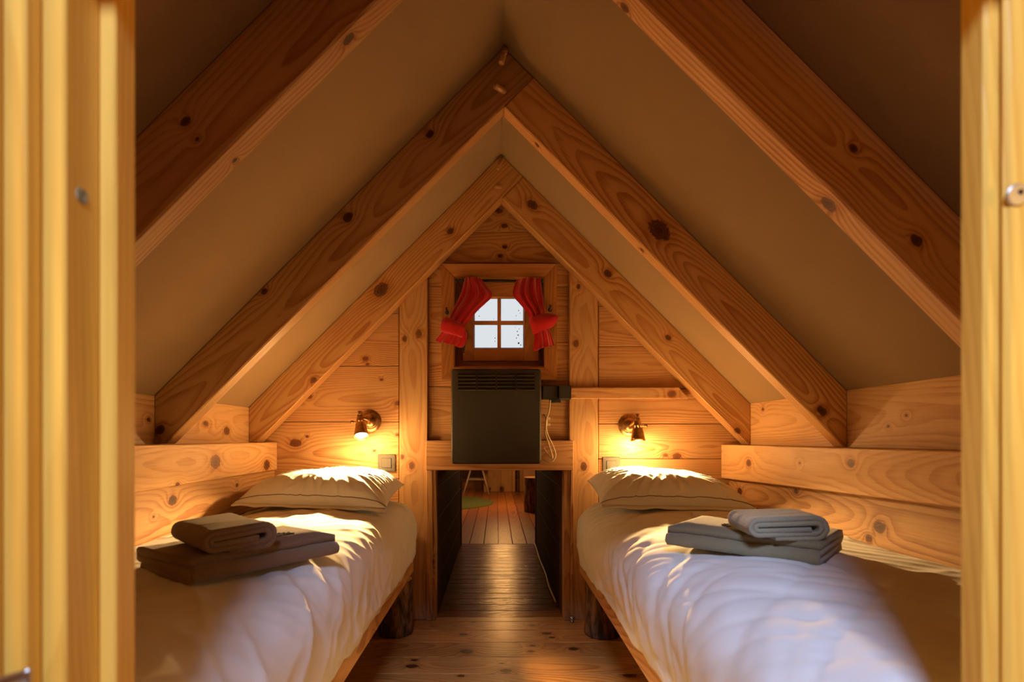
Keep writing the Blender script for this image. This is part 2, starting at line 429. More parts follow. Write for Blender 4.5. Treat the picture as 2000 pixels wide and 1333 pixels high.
# knee walls, rails and wall boards along both sides ----------------------------------
def side_wall(name, K, sgn, xr, ztop, zend):
    wl = empty(name, (K, 1.5, 0), kind='structure')
    ZK = RZ - abs(K - RX)
    seams = [(0.80, ZK)] 
    ka = {1: [(1490, 800, 4), (1770, 812, 3), (1735, 833, 3)], -1: [(443, 842, 9), (290, 820, 5)]}[sgn]
    for z0, z1 in seams:
        box('knee_plank', M['pine_pale'], (min(K, K + sgn * .03), YF, z0), (max(K, K + sgn * .03), BW, z1), wl, axis='Y', knots=ka, tone=-.02,
            kface=((K, 0, 0), (1, 0, 0)))
    # ledge that the rafters stand on
    box('ledge', M['pine'], (min(K + sgn * .03, xr), YF, 0.765), (max(K + sgn * .03, xr), BW, ztop - 0.001), wl, axis='Y', tone=-.1)
    # proud rail under the ledge, its lower edge running slightly out of level
    r0 = xr - sgn * 0.002
    kr = {1: [(1462, 905, 8), (1662, 905, 9), (1562, 905, 3)], -1: [(421, 903, 15), (521, 909, 11), (347, 948, 6)]}[sgn]
    prism('rail', M['pine_pale'], [(r0, YF, ztop), (r0, BW - .002, ztop), (r0, BW - .002, zend[1]), (r0, YF, zend[0])], (sgn * 0.032, 0, 0), (0, 1, 0), wl,
          bevel=0.003, knots=kr, kface=((r0, 0, 0), (1, 0, 0)), tone=.03)
    rec = 0.035 if sgn > 0 else 0.010
    x1 = xr + sgn * rec
    zz = [0.02, 0.22, 0.43, ztop - 0.11]
    kk = {1: [(1718, 1030, 13), (1445, 960, 8), (1555, 960, 6), (1697, 1052, 8)], -1: [(337, 978, 11), (463, 948, 4), (300, 1010, 3)]}[sgn]
    for i in range(3):
        top = zz[i + 1] - .001 if i < 2 else ztop - 0.02
        box('wall_plank', M['pine'], (min(x1, x1 + sgn * .03), YF, zz[i]), (max(x1, x1 + sgn * .03), BW, top), wl, axis='Y',
            knots=kk if i == 2 else (), kface=((x1, 0, 0), (1, 0, 0)), tone=-.26 if sgn > 0 else -.15)
    return wl
wall_right = side_wall('wall_right', KR, 1, 1.035, 0.802, (0.690, 0.648))
wall_left = side_wall('wall_left', KL, -1, -1.012, 0.812, (0.672, 0.686))

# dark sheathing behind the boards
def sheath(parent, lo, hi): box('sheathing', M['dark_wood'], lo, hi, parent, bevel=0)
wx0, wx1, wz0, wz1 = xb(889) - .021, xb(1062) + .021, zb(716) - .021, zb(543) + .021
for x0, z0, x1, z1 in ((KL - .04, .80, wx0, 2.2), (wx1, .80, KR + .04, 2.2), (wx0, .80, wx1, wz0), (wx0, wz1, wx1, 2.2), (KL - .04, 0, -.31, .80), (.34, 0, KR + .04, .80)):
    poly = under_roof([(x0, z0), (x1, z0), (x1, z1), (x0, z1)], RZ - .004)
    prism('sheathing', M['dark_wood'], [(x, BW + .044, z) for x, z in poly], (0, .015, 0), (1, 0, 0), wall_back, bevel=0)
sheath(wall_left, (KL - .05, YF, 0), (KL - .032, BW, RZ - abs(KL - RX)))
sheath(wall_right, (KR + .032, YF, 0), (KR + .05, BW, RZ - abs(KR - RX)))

# ceiling: two felt covered slopes --------------------------------------------
ceiling = empty('ceiling', (RX, 1.5, RZ), kind='structure')
for s, K in ((1, KR + .03), (-1, KL - .03)):
    e = RZ - abs(K - RX)
    prism('ceiling_panel', M['felt'], [(RX, YF - .05, RZ), (RX, BW + .05, RZ), (K, BW + .05, e), (K, YF - .05, e)], (s * 0.02, 0, 0.02), (0, 1, 0), ceiling, bevel=0)

# rafters ---------------------------------------------------------------
TV = 0.1952
ZL = RZ - TV
def rafters(y0, th, words, kl, kr, kbl=(), kbr=()):
    A = (RX, ZL); B = (RX + TV / 2, RZ - TV / 2)
    zr, zl = 0.803, 0.813
    right = [A, B, (KR, RZ - (KR - RX)), (KR, zr), (RX + ZL - zr, zr)]
    left = [A, B, (RX, RZ), (KL, RZ - (RX - KL)), (KL, zl), (RX - (ZL - zl), zl)]
    g = 0.0008
    o = prism('rafter', M['rafter'], [(x + g, y0, z - g) for x, z in right], (0, th, 0), (1, 0, -1), bevel=0.0035, knots=kr)
    tag(o, 'right slope pine rafter, ' + words, 'rafter', 'roof rafters')
    o2 = prism('rafter', M['rafter'], [(x - g, y0, z - g) for x, z in left], (0, th, 0), (1, 0, 1), bevel=0.0035, knots=kl)
    tag(o2, 'left slope pine rafter, ' + words, 'rafter', 'roof rafters')
    return o2, o
def peg(parent, pxa, pya, pxb, pyb, y0, r):
    a = P(pxa, pya, y0); b = P(pxb, pyb, y0 - 0.035); 
    tube('peg', M['pine_pale'], [a + V((0, 0.03, 0)), a, b], r, parent, seg=10, label='short round wooden dowel driven into the rafter')
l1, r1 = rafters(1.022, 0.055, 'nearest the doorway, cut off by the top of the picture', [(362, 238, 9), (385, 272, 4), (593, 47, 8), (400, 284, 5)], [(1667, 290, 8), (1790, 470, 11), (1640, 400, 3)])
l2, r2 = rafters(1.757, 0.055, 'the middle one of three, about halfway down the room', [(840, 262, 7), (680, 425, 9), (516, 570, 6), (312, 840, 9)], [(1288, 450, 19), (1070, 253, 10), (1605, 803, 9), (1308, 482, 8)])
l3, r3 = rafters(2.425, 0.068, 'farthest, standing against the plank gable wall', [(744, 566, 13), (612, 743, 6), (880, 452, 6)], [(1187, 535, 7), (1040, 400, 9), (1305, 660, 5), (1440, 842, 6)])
for o, sg, ks in ((l1, 1, [('c', 681, 77, 11), ('d', 459, 313, 5)]), (r1, -1, [('c', 1618, 400, 15), ('d', 1220, 15, 9)]), (r2, -1, [('b', 1049, 283, 5), ('d', 1254, 489, 5)])):
    nn_ = V((sg, 0, -1)).normalized(); iv = W[o.name].inverted()
    for kk_, kx, ky, kr_ in ks:
        dd_ = V(((kx - PX) / F, 1, -(ky - PY) / F)); t0_ = (V((RX, 0, ZL)) - V((0, 0, CZ))).dot(nn_) / dd_.dot(nn_)
        o['knot_' + kk_] = [float(q) for q in iv @ (V((0, 0, CZ)) + dd_ * t0_)]; o['size_' + kk_] = float(kr_ * t0_ / F * .85)
for o, tn in ((r1, .12), (r2, .02), (r3, -.05), (l1, -.38), (l2, -.38), (l3, -.10)): o['tone'] = tn  # uneven light painted into rafter tones: left slope darker, nearest right lighter
peg(l2, 990, 87, 979, 122, 1.757, 0.010); peg(l2, 984, 178, 968, 168, 1.757, 0.010)
peg(l3, 981, 308, 972, 330, 2.425, 0.009); peg(l3, 977, 366, 968, 364, 2.425, 0.009)

# ------------------------------------------------------------------ passage under the wall
JX0, JX1 = -0.278, 0.306
hd = box('trim_1', M['pine'], (xb(832, 2.455), 2.452, zb(919, 2.455)), (xb(1120, 2.455), BW, zb(861, 2.455)), tone=-.12, knots=[(1040, 884, 4)]); tag(hd, kind='structure')
d1 = empty('door_1', (0.01, BW, 0), kind='structure')
zt = zb(919, 2.455) - .001
box('jamb', M['pine'], (xb(833, 2.47), 2.466, 0.001), (xb(845, 2.47) - .001, BW, zt), d1, axis='Z', tone=-.1)
box('jamb', M['pine'], (xb(845, 2.47), 2.470, 0.001), (JX0, BW + 0.04, zt), d1, axis='Z', tone=-.15, knots=[(842, 1099, 6)])
box('jamb', M['pine'], (xb(1114, 2.47) + .001, 2.466, 0.001), (xb(1120, 2.47), BW, zt), d1, axis='Z', tone=-.1)
box('jamb', M['pine'], (JX1, 2.470, 0.001), (xb(1114, 2.47), BW + 0.04, zt), d1, axis='Z', tone=-.15)
YP = 4.27
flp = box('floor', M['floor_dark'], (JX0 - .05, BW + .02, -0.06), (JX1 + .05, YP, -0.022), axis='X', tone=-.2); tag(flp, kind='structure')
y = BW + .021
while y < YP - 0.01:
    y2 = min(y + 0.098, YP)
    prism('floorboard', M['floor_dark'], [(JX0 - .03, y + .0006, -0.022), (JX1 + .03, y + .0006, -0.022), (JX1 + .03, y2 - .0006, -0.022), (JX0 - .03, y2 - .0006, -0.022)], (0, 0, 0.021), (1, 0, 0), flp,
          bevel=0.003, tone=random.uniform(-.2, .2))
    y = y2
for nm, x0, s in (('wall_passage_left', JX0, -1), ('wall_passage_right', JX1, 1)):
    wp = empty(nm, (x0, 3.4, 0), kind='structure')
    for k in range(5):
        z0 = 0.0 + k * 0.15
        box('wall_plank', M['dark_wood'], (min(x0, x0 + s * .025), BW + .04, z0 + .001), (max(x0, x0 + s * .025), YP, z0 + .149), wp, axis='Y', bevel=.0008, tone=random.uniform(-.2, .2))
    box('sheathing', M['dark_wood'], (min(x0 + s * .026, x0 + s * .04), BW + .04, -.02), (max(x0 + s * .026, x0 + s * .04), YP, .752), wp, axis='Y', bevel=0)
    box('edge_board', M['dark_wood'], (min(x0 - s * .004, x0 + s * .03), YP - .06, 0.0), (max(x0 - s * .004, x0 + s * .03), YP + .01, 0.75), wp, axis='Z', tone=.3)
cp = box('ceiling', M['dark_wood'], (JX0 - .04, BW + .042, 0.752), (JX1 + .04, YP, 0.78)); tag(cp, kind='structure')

# ------------------------------------------------------------------ far room
YE, FX0, FX1 = 8.75, -2.2, 2.0
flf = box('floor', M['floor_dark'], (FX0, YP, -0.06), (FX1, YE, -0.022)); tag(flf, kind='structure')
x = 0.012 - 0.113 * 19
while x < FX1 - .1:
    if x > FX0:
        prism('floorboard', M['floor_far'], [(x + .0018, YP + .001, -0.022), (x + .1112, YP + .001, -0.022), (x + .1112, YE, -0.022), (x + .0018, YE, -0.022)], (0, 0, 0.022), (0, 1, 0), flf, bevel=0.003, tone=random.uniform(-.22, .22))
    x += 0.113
for nm, lo, hi, ax in (('wall_far_left', (FX0 - .05, YP, 0), (FX0, YE, 1.45), 'Y'), ('wall_far_right', (FX1, YP, 0), (FX1 + .05, YE, 1.45), 'Y'),
                       ('wall_far_near', (FX0, YP - .05, 0.78), (FX1, YP, 1.45), 'X'), ('wall_far_near', (FX0, YP - .05, 0), (JX0 - .04, YP, 0.78), 'X'), ('wall_far_near', (JX1 + .04, YP - .05, 0), (FX1, YP, 0.78), 'X'),
                       ('ceiling', (FX0 - .05, YP - .05, 1.45), (FX1 + .05, YE + .05, 1.49), 'X')):
    tag(box(nm, M['cabinet'], lo, hi, axis=ax), kind='structure')
wf = empty('wall_far_back', (0, YE, 0), kind='structure')
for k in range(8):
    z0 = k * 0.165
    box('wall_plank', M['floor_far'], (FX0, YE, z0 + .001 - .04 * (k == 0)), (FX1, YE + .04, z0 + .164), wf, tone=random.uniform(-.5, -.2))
def xf(px, d): return (px - PX) / F * d
# cabinet front of pale boards in the far room
cb = empty('cabinet', (0, 8.5, 0), 'pale wooden board cabinet against the far wall, seen through the low passage', 'cabinet')
for a, b, dy, mt, tn in ((945, 952, -.03, 'pine_pale', -.2), (952.4, 978, 0, 'cabinet', 0), (978.4, 1000, 0, 'cabinet', .1), (1000.4, 1006, -.03, 'pine_pale', -.1)):
    box('panel' if mt == 'cabinet' else 'upright', M[mt], (xf(a, 8.45), 8.45 + dy, 0.002), (xf(b, 8.45), 8.72, 1.1), cb, axis='Z', tone=tn,
        knots=[(980, 956, 5), (956, 956, 3)] if dy == 0 else ())
cb2 = empty('cabinet', (.5, 8.5, 0), 'lighter panelled cupboard behind the log stool in the far room', 'cabinet')
box('upright', M['cabinet'], (xf(1015, 8.45), 8.44, 0.002), (xf(1021, 8.45), 8.72, 1.1), cb2, axis='Z', tone=-.3)
box('panel', M['pine_pale'], (xf(1021.4, 8.45), 8.46, 0.002), (xf(1075, 8.45), 8.72, 1.1), cb2, axis='Z', tone=-.25)
# round rug
bm = bmesh.new(); lathe(bm, [(0.001, 0.012), (0.76, 0.012), (0.775, 0.008), (0.78, 0.0), (0.001, 0.0)], 72)
mesh('round_rug', bm, M['rug'], None, Matrix.Translation((-0.82, 7.0, 0.0015)), label='round moss green rug on the far room floor', cat='rug')
# log stool in the far room and the two logs under the beds
def log(name, c, r, h, label, cat, taper=0.0, lean=(0, 0), group=None, seed=0):
    root = empty(name, (c[0], c[1], 0), label, cat, group)
    bm = bmesh.new(); seg, nz = 64, 26; rings = []
    def rad(k, z):
        a = 2 * PI * k / seg
        q = V((math.cos(a) * 1.5, math.sin(a) * 1.5, z * 1.3 + seed * 9))
        ridge = abs(noise.noise(V((math.cos(a) * 8, math.sin(a) * 8, z * 7 + seed))))
        return r * (1 - taper * z / h) * (1 + 0.06 * noise.noise(q)) + 0.009 * ridge - .003
    for i in range(nz + 1):
        z = 0.001 + (h - .001) * i / nz
        rings.append([bm.verts.new((rad(k, z) * math.cos(2 * PI * k / seg) + lean[0] * z, rad(k, z) * math.sin(2 * PI * k / seg) + lean[1] * z, z)) for k in range(seg)])
    for i in range(nz):
        for k in range(seg): bm.faces.new((rings[i][k], rings[i][(k + 1) % seg], rings[i + 1][(k + 1) % seg], rings[i + 1][k]))
    bm.faces.new(rings[0][::-1])
    mesh('bark', bm, M['bark'], root, W[root.name].copy(), smooth=True)
    bm = bmesh.new()
    a = [bm.verts.new(((rad(k, h) - .002) * math.cos(2 * PI * k / seg) + lean[0] * h, (rad(k, h) - .002) * math.sin(2 * PI * k / seg) + lean[1] * h, h - .0005)) for k in range(seg)]
    b = [bm.verts.new((v.co.x * .93 + lean[0] * h * .07, v.co.y * .93 + lean[1] * h * .07, h + .002)) for v in a]
    for k in range(seg): bm.faces.new((a[k], a[(k + 1) % seg], b[(k + 1) % seg], b[k]))
    bm.faces.new(b)
    mesh('cut_end', bm, M['end_grain'], root, W[root.name].copy(), label='pale sawn end')
    return root
log('log_stool', (0.45, 6.15), 0.135, 0.39, 'bark covered log stool standing on the far room floor', 'stool', seed=5)
# slim metal chair in the far room
ch = empty('wire_leg_chair', (-0.28, 7.95, 0), 'chair with thin pale metal legs beside the green rug', 'chair')
cx, cy = -0.30, 8.15
for sx in (-1, 1):
    for sy in (-1, 1):
        foot = V((cx + sx * .19, cy + sy * .19, 0.003)); top = V((cx + sx * .07, cy + sy * .07, 0.43))
        tube('leg', M['ivory'], [foot, top], 0.009, ch)
        tube('brace', M['ivory'], [foot.lerp(top, 0.42), V((cx + sx * .07, cy - sy * .07, .43)).lerp(V((cx + sx * .19, cy - sy * .19, 0)), .12)], 0.006, ch)
for sy in (-1, 1): tube('crossbar', M['ivory'], [(cx - .13, cy + sy * .13, .22), (cx + .13, cy + sy * .13, .22)], 0.006, ch)
rbox('seat', M['seat'], (cx - .21, cy - .21, .43), (cx + .21, cy + .21, .465), ch, bevel=.015)
rbox('backrest', M['seat'], (cx - .2, cy + .19, .47), (cx + .2, cy + .215, .82), ch, bevel=.01)
# white cable along the foot of the passage's right wall
tube('floor_cable', M['cable'], smoothline([(0.296, 2.72, .009), (0.290, 3.0, .008), (0.297, 3.3, .008), (0.292, 3.7, .008), (0.297, 4.05, .008), (0.296, 4.25, .008)]), 0.0055, label='white cable lying along the right foot of the dark passage', cat='cable')

# ------------------------------------------------------------------ small gable window
w1 = empty('window_1', (xb(975), BW, zb(630)), kind='structure')
def mitred(a, b, wd, y0, y1, mat, part, dy=0.0, tone=0.0, parent=w1):
    """four mitred boards round the opening; a,b outer corners in metres, dy = how much deeper the inner edge lies"""
    (x0, z0), (x1, z1) = a, b
    O = [(x0, z0), (x1, z0), (x1, z1), (x0, z1)]; I = [(x0 + wd, z0 + wd), (x1 - wd, z0 + wd), (x1 - wd, z1 - wd), (x0 + wd, z1 - wd)]
    for k in range(4):
        j = (k + 1) % 4
        ex = V((O[j][0] - O[k][0], 0, O[j][1] - O[k][1])).normalized()
        m = frame((sum(p[0] for p in (O[k], O[j])) / 2, y0, sum(p[1] for p in (O[k], O[j])) / 2), ex, V((0, 1, 0)).cross(ex))
        inv = m.inverted(); bm = bmesh.new()
        q = [O[k], O[j], I[j], I[k]]; yy = [y0, y0, y0 + dy, y0 + dy]
        f = [bm.verts.new(inv @ V((p[0], yv, p[1]))) for p, yv in zip(q, yy)]
        g = [bm.verts.new(inv @ V((p[0], y1, p[1]))) for p in q]
        bm.faces.new(f); bm.faces.new(g[::-1])
        for i in range(4): bm.faces.new((f[i], g[i], g[(i + 1) % 4], f[(i + 1) % 4]))
        bmesh.ops.recalc_face_normals(bm, faces=bm.faces[:])
        bmesh.ops.bevel(bm, geom=bm.edges[:], offset=0.0016, segments=1, affect='EDGES')
        o = mesh(part, bm, mat, parent, m); o['tone'] = tone
WY = BW - 0.03
mitred((xb(862, WY), zb(742, WY)), (xb(1088, WY), zb(515, WY)), 0.058, WY, BW + 0.02, M['window_wood'], 'casing', dy=0.010, tone=.0)
# reveal boards from the casing back to the sash
SX0, SX1, SZ0, SZ1 = xb(889, 2.5), xb(1062, 2.5), zb(716, 2.5), zb(543, 2.5)
YS = BW + 0.045
for lo, hi, ax in (((SX0 - .02, BW - .01, SZ0), (SX0, YS + .03, SZ1), 'Z'), ((SX1, BW - .01, SZ0), (SX1 + .02, YS + .03, SZ1), 'Z'),
                   ((SX0 - .02, BW - .01, SZ1), (SX1 + .02, YS + .03, SZ1 + .02), 'X'), ((SX0 - .02, BW - .01, SZ0 - .02), (SX1 + .02, YS + .03, SZ0), 'X')):
    box('reveal', M['window_wood'], lo, hi, w1, axis=ax)
# outer fixed frame then the opening sash
mitred((SX0 - .004, SZ0 - .004), (SX1 + .004, SZ1 + .004), 0.048, YS + .0205, YS + .045, M['window_wood'], 'frame')
d = YS
ax0, ax1, az0, az1 = xb(904, d), xb(1052, d), zb(706, d), zb(552, d)
px0, px1, pz0, pz1 = xb(927, d), xb(1022, d), zb(680, d), zb(583, d)
sash = empty('sash', (0, d, (az0 + az1) / 2), parent=w1)
for lo, hi, ax in (((ax0, d - .012, az0), (px0 - .004, d + .02, az1), 'Z'), ((px1 + .004, d - .012, az0), (ax1, d + .02, az1), 'Z'),
                   ((px0 - .004, d - .011, pz1 + .004), (px1 + .004, d + .02, az1), 'X'), ((px0 - .004, d - .011, az0), (px1 + .004, d + .02, pz0 - .004), 'X')):
    box('sash_rail' if ax == 'X' else 'sash_stile', M['window_wood'], lo, hi, sash, axis=ax, tone=.15)
mitred((px0 - .006, pz0 - .006), (px1 + .006, pz1 + .006), 0.007, d - .016, d + .01, M['window_wood'], 'bead', dy=0.01, tone=.1, parent=sash)
mx, mz = xb(975, d), zb(631, d)
box('muntin', M['window_wood'], (mx - .0085, d - .008, pz0), (mx + .0085, d + .012, pz1), sash, axis='Z', tone=.2)
box('muntin', M['window_wood'], (px0, d - .0075, mz - .0085), (px1, d + .0115, mz + .0085), sash, axis='X', tone=.2)
for xa, xb_ in ((px0, mx), (mx, px1)):
    for za, zb_ in ((pz0, mz), (mz, pz1)):
        pc = box('pane', M['glass'], (xa, d + .002, za), (xb_, d + .005, zb_), sash, bevel=0)
bm = bmesh.new()
for (sx_, sy_, r_) in [(1013, 607, .0030), (1016, 612, .0022), (1008, 617, .002), (1010, 648, .003), (1012, 655, .0035), (1009, 661, .0025), (1014, 643, .002), (1013, 671, .004), (1017, 674, .003), (967, 661, .0022), (967, 667, .0018), (935, 607, .0018), (936, 618, .0022), (964, 623, .0014), (1006, 640, .0015)]:
    c = P(sx_, sy_, d + .0016); n = 7
    vs = [bm.verts.new(c - W[sash.name].translation + V((math.cos(2 * PI * k / n), 0, math.sin(2 * PI * k / n) * 1.4)) * r_ * random.uniform(.6, 1.1)) for k in range(n)]
    vt = [bm.verts.new(v.co - V((0, .0006, 0))) for v in vs]
    bm.faces.new(vs); bm.faces.new(vt)
    for k in range(n): bm.faces.new((vs[k], vs[(k + 1) % n], vt[(k + 1) % n], vt[k]))
mesh('dirt_specks', bm, M['leaf'], sash, W[sash.name].copy(), label='dark specks of dirt on the panes')['kind'] = 'stuff'
# hinges on the right, handle on the left
for py in ((553, 575), (690, 714)):
    tube('hinge', M['bronze'], [P(1056, py[0], d - .02), P(1056, py[1], d - .02)], 0.005, w1)
tube('espagnolette', M['bronze'], [P(1054, 575, d - .012), P(1054, 690, d - .012)], 0.0035, w1)
hb = P(912, 655, d - .018)
rbox('handle', M['bronze'], hb + V((-.006, -.006, -.02)), hb + V((.006, .008, .02)), w1, bevel=.003)
tube('handle_lever', M['bronze'], smoothline([hb + V((0, -.004, .005)), hb + V((0, -.02, 0)), P(907, 675, d - .045), P(906, 692, d - .045)], 6), 0.0042, w1)
# black curtain rod
rod = empty('curtain_rod', P(975, 548, 2.475), 'thin black rod holding the red curtains above the small window', 'curtain rod')
tube('rod', M['iron'], [P(890, 548, 2.472), P(1060, 550, 2.472)], 0.0065, rod)
for px in (891, 1059): disc('bracket', M['iron'], P(px, 549, 2.472), (1, 0, 0), .010, .006, rod, seg=16)

# red curtains -----------------------------------------------------------
def cloth_strip(name, rows, parent, d0, folds, amp, mat, th=0.0035, phase=0.0, bulge=0.02, **kw):
    """rows: (left px, left py, right px, right py, depth offset); pleats run down the rows"""
    L = smoothline([P(a, b, d0 - e) for a, b, _, _, e in rows], 8); R = smoothline([P(c, d_, d0 - e) for _, _, c, d_, e in rows], 8)
    n = 72; bm = bmesh.new(); g = []
    c0 = L[0]
    for i, (l, r) in enumerate(zip(L, R)):
        wd = (r - l).length; row = []
        for k in range(n + 1):
            s = k / n
            fold = math.sin(s * folds * 2 * PI + phase + 0.8 * math.sin(i * .05 + 3 * s)) + .35 * math.sin(s * folds * 4.7 * PI + i * .06)
            p = l.lerp(r, s)
            y = -amp * fold * (0.6 + .4 * noise.noise(V((s * 4, i * .05, phase)))) - bulge * math.sin(PI * s)
            row.append(bm.verts.new(p - c0 + V((amp * .4 * math.cos(s * folds * 2 * PI + phase), y, .002 * noise.noise(V((s * 9, i * .3, 2)))))))
        g.append(row)
    for i in range(len(g) - 1):
        for k in range(n): bm.faces.new((g[i][k], g[i][k + 1], g[i + 1][k + 1], g[i + 1][k]))
    o = mesh(name, bm, mat, parent, Matrix.Translation(c0), smooth=True, **kw)
    so = o.modifiers.new('thickness', 'SOLIDIFY'); so.thickness = th
    return o
cl = empty('curtain', P(905, 600, 2.45), 'left red curtain gathered back by a red tie beside the small window', 'curtain', 'red window curtains')
cloth_strip('drape', [(908, 544, 936, 544, .0), (905, 560, 949, 560, .01), (898, 580, 960, 577, .015), (889, 598, 947, 592, .02), (881, 614, 928, 610, .03), (873, 634, 908, 636, .035)], cl, 2.465, 4, 0.007, M['red'])
cloth_strip('tail', [(868, 640, 908, 642, .03), (862, 652, 912, 657, .025), (853, 663, 908, 673, .02), (851, 667, 901, 680, .02)], cl, 2.465, 3, 0.007, M['red'], phase=1)
cloth_strip('tieback', [(866, 619, 898, 630, .065), (861, 630, 908, 638, .075), (860, 645, 906, 656, .07), (872, 652, 902, 660, .06)], cl, 2.465, 0.5, 0.004, M['red'], bulge=.014)
cr = empty('curtain', P(1045, 600, 2.45), 'right red curtain held back by a pointed red tie beside the small window', 'curtain', 'red window curtains')
cloth_strip('drape', [(1012, 547, 1054, 544, .0), (1005, 560, 1056, 560, .01), (1003, 578, 1059, 578, .015), (1016, 595, 1061, 596, .02), (1030, 612, 1063, 610, .03), (1036, 632, 1064, 624, .035)], cr, 2.465, 4, 0.007, M['red'], phase=2)
cloth_strip('tail', [(1041, 636, 1068, 634, .03), (1043, 655, 1074, 650, .025), (1042, 672, 1079, 666, .02), (1041, 687, 1082, 675, .02)], cr, 2.465, 3, 0.007, M['red'], phase=.5)
cloth_strip('tieback', [(1031, 622, 1070, 612, .06), (1033, 630, 1089, 617, .07), (1037, 641, 1090, 625, .07), (1040, 655, 1080, 640, .06)], cr, 2.465, 0.5, 0.004, M['red'], bulge=.016)
for px, py, wd in ((873, 611, 'left'), (1074, 606, 'right')):
    hk = empty('curtain_hook', P(px, py, 2.45), 'small black hook on the %s side of the window casing' % wd, 'hook', 'curtain tie hooks')
    c = P(px, py, 2.466)
    disc('base', M['iron'], c, (0, 1, 0), .009, .006, hk, seg=16)
    tube('hook', M['iron'], smoothline([c + V((0, -.003, 0)), c + V((0, -.022, 0)), c + V((0, -.032, .006)), c + V((0, -.030, .016))], 5), 0.0035, hk)

# ------------------------------------------------------------------ convector heater, controls, cables
ht = empty('convector_heater', P(970, 815, 2.44), 'flat black electric convector heater mounted below the small window', 'heater')
HY = 2.40
hx0, hx1, hz0, hz1 = xb(881, HY), xb(1057, HY), zb(907, HY), zb(721, HY)
bm = bmesh.new()
# front shell with rows of real slots cut through its upper part
gz0, gz1 = zb(764, HY), zb(729, HY); rows_, cols_ = 5, 4
gx0, gx1 = xb(893, HY), xb(1046, HY)
cw = (gx1 - gx0) / cols_; rh = (gz1 - gz0) / rows_
R_ = 0.014
def q4(a, b, z0, z1):
    bm.faces.new([bm.verts.new((x, 0, z)) for x, z in ((a, z0), (b, z0), (b, z1), (a, z1))])
def rp(top):
    pts = []
    for cx_, cz_, a0 in ((hx1 - R_, hz0 + R_, -90), (hx1 - R_, hz1 - R_, 0), (hx0 + R_, hz1 - R_, 90), (hx0 + R_, hz0 + R_, 180)):
        for k in range(7):
            a = math.radians(a0 + 15 * k); pts.append((cx_ + R_ * math.cos(a), cz_ + R_ * math.sin(a)))
    return pts
cm = V(((hx0 + hx1) / 2, HY, (hz0 + hz1) / 2))
out = rp(1)
def ring(y, s): return [bm.verts.new(V((x, y, z)) + V((math.copysign(s, cm.x - x), 0, math.copysign(s, cm.z - z))) - cm) for x, z in out]
r0, r1, r2 = ring(HY + .003, 0.003), ring(HY + .006, 0), ring(HY + .05, 0)
r3 = ring(HY + .05, .02); r00 = ring(HY, .006)
for A_, B_ in ((r00, r0), (r0, r1), (r1, r2), (r2, r3)):
    for k in range(len(out)): bm.faces.new((A_[k], A_[(k + 1) % len(out)], B_[(k + 1) % len(out)], B_[k]))
bm.faces.new(r3)
bm.faces.new(r00)
mesh('body', bm, M['heater'], ht, Matrix.Translation(cm))
for r_i in range(rows_):
    for c_i in range(cols_):
        x0 = gx0 + c_i * cw + .004; z0 = gz0 + r_i * rh
        prism('louvre', M['heater'], [(x0, HY - .0005, z0 + .002), (x0, HY - .006, z0 + .003), (x0, HY - .006, z0 + .006), (x0, HY - .0005, z0 + rh - .002)], (cw - .008, 0, 0), (1, 0, 0), ht, bevel=.0006)
for px in (905, 1035):
    box('wall_bracket', M['iron'], (xb(px, HY) - .015, HY + .05, hz0 + .05), (xb(px, HY) + .015, 2.512 if 836 < px < 1112 else BW, hz1 - .06), ht, axis='Z', bevel=.001)
# batten on the wall, right of the heater
bt = prism('trim_2', M['pine'], [P(1114, 779, 2.462), P(1346, 779, 2.462), P(1326, 757, 2.462), P(1114, 757, 2.462)], (0, 0.038, 0), (1, 0, 0), bevel=.0025, knots=[(1312, 770, 7)], tone=.0)
tag(bt, kind='structure')
sk = empty('socket_box', P(1086, 768, 2.45), 'black surface mounted socket box right of the heater at its top', 'socket')
rbox('housing', M['black'], P(1060, 780, 2.450), P(1090, 754, 2.450) + V((0, .060, 0)), sk, bevel=.003)
rbox('cover', M['black'], P(1091, 780, 2.438), P(1116, 753, 2.438) + V((0, .06, 0)), sk, bevel=.003)
rbox('plug', M['black'], P(1073, 787, 2.447), P(1096, 780, 2.447) + V((0, .02, 0)), sk, bevel=.002)
cz = empty('power_cable', P(1070, 850, 2.45), 'looped cream power cables hanging right of the heater', 'cable')
tube('cable', M['cable'], smoothline([P(1075, 782, 2.44), P(1072, 805, 2.435), P(1067, 822, 2.43), P(1068, 845, 2.43), P(1080, 872, 2.43), P(1085, 890, 2.43), P(1079, 901, 2.43), P(1068, 902, 2.435), P(1061, 898, 2.445)]), 0.0033, cz)
tube('cable', M['cable'], smoothline([P(1061, 811, 2.46), P(1065, 812, 2.45), P(1068, 826, 2.44), P(1065, 845, 2.44), P(1073, 872, 2.438), P(1079, 895, 2.438), P(1070, 888, 2.442), P(1062, 876, 2.447)]), 0.0033, cz)
for py in (818, 830): rbox('cable_clip', M['cable'], P(1069, py, 2.45) + V((0, 0, -.006)), P(1075, py, 2.45) + V((0, .05, .006)), cz, bevel=.002)

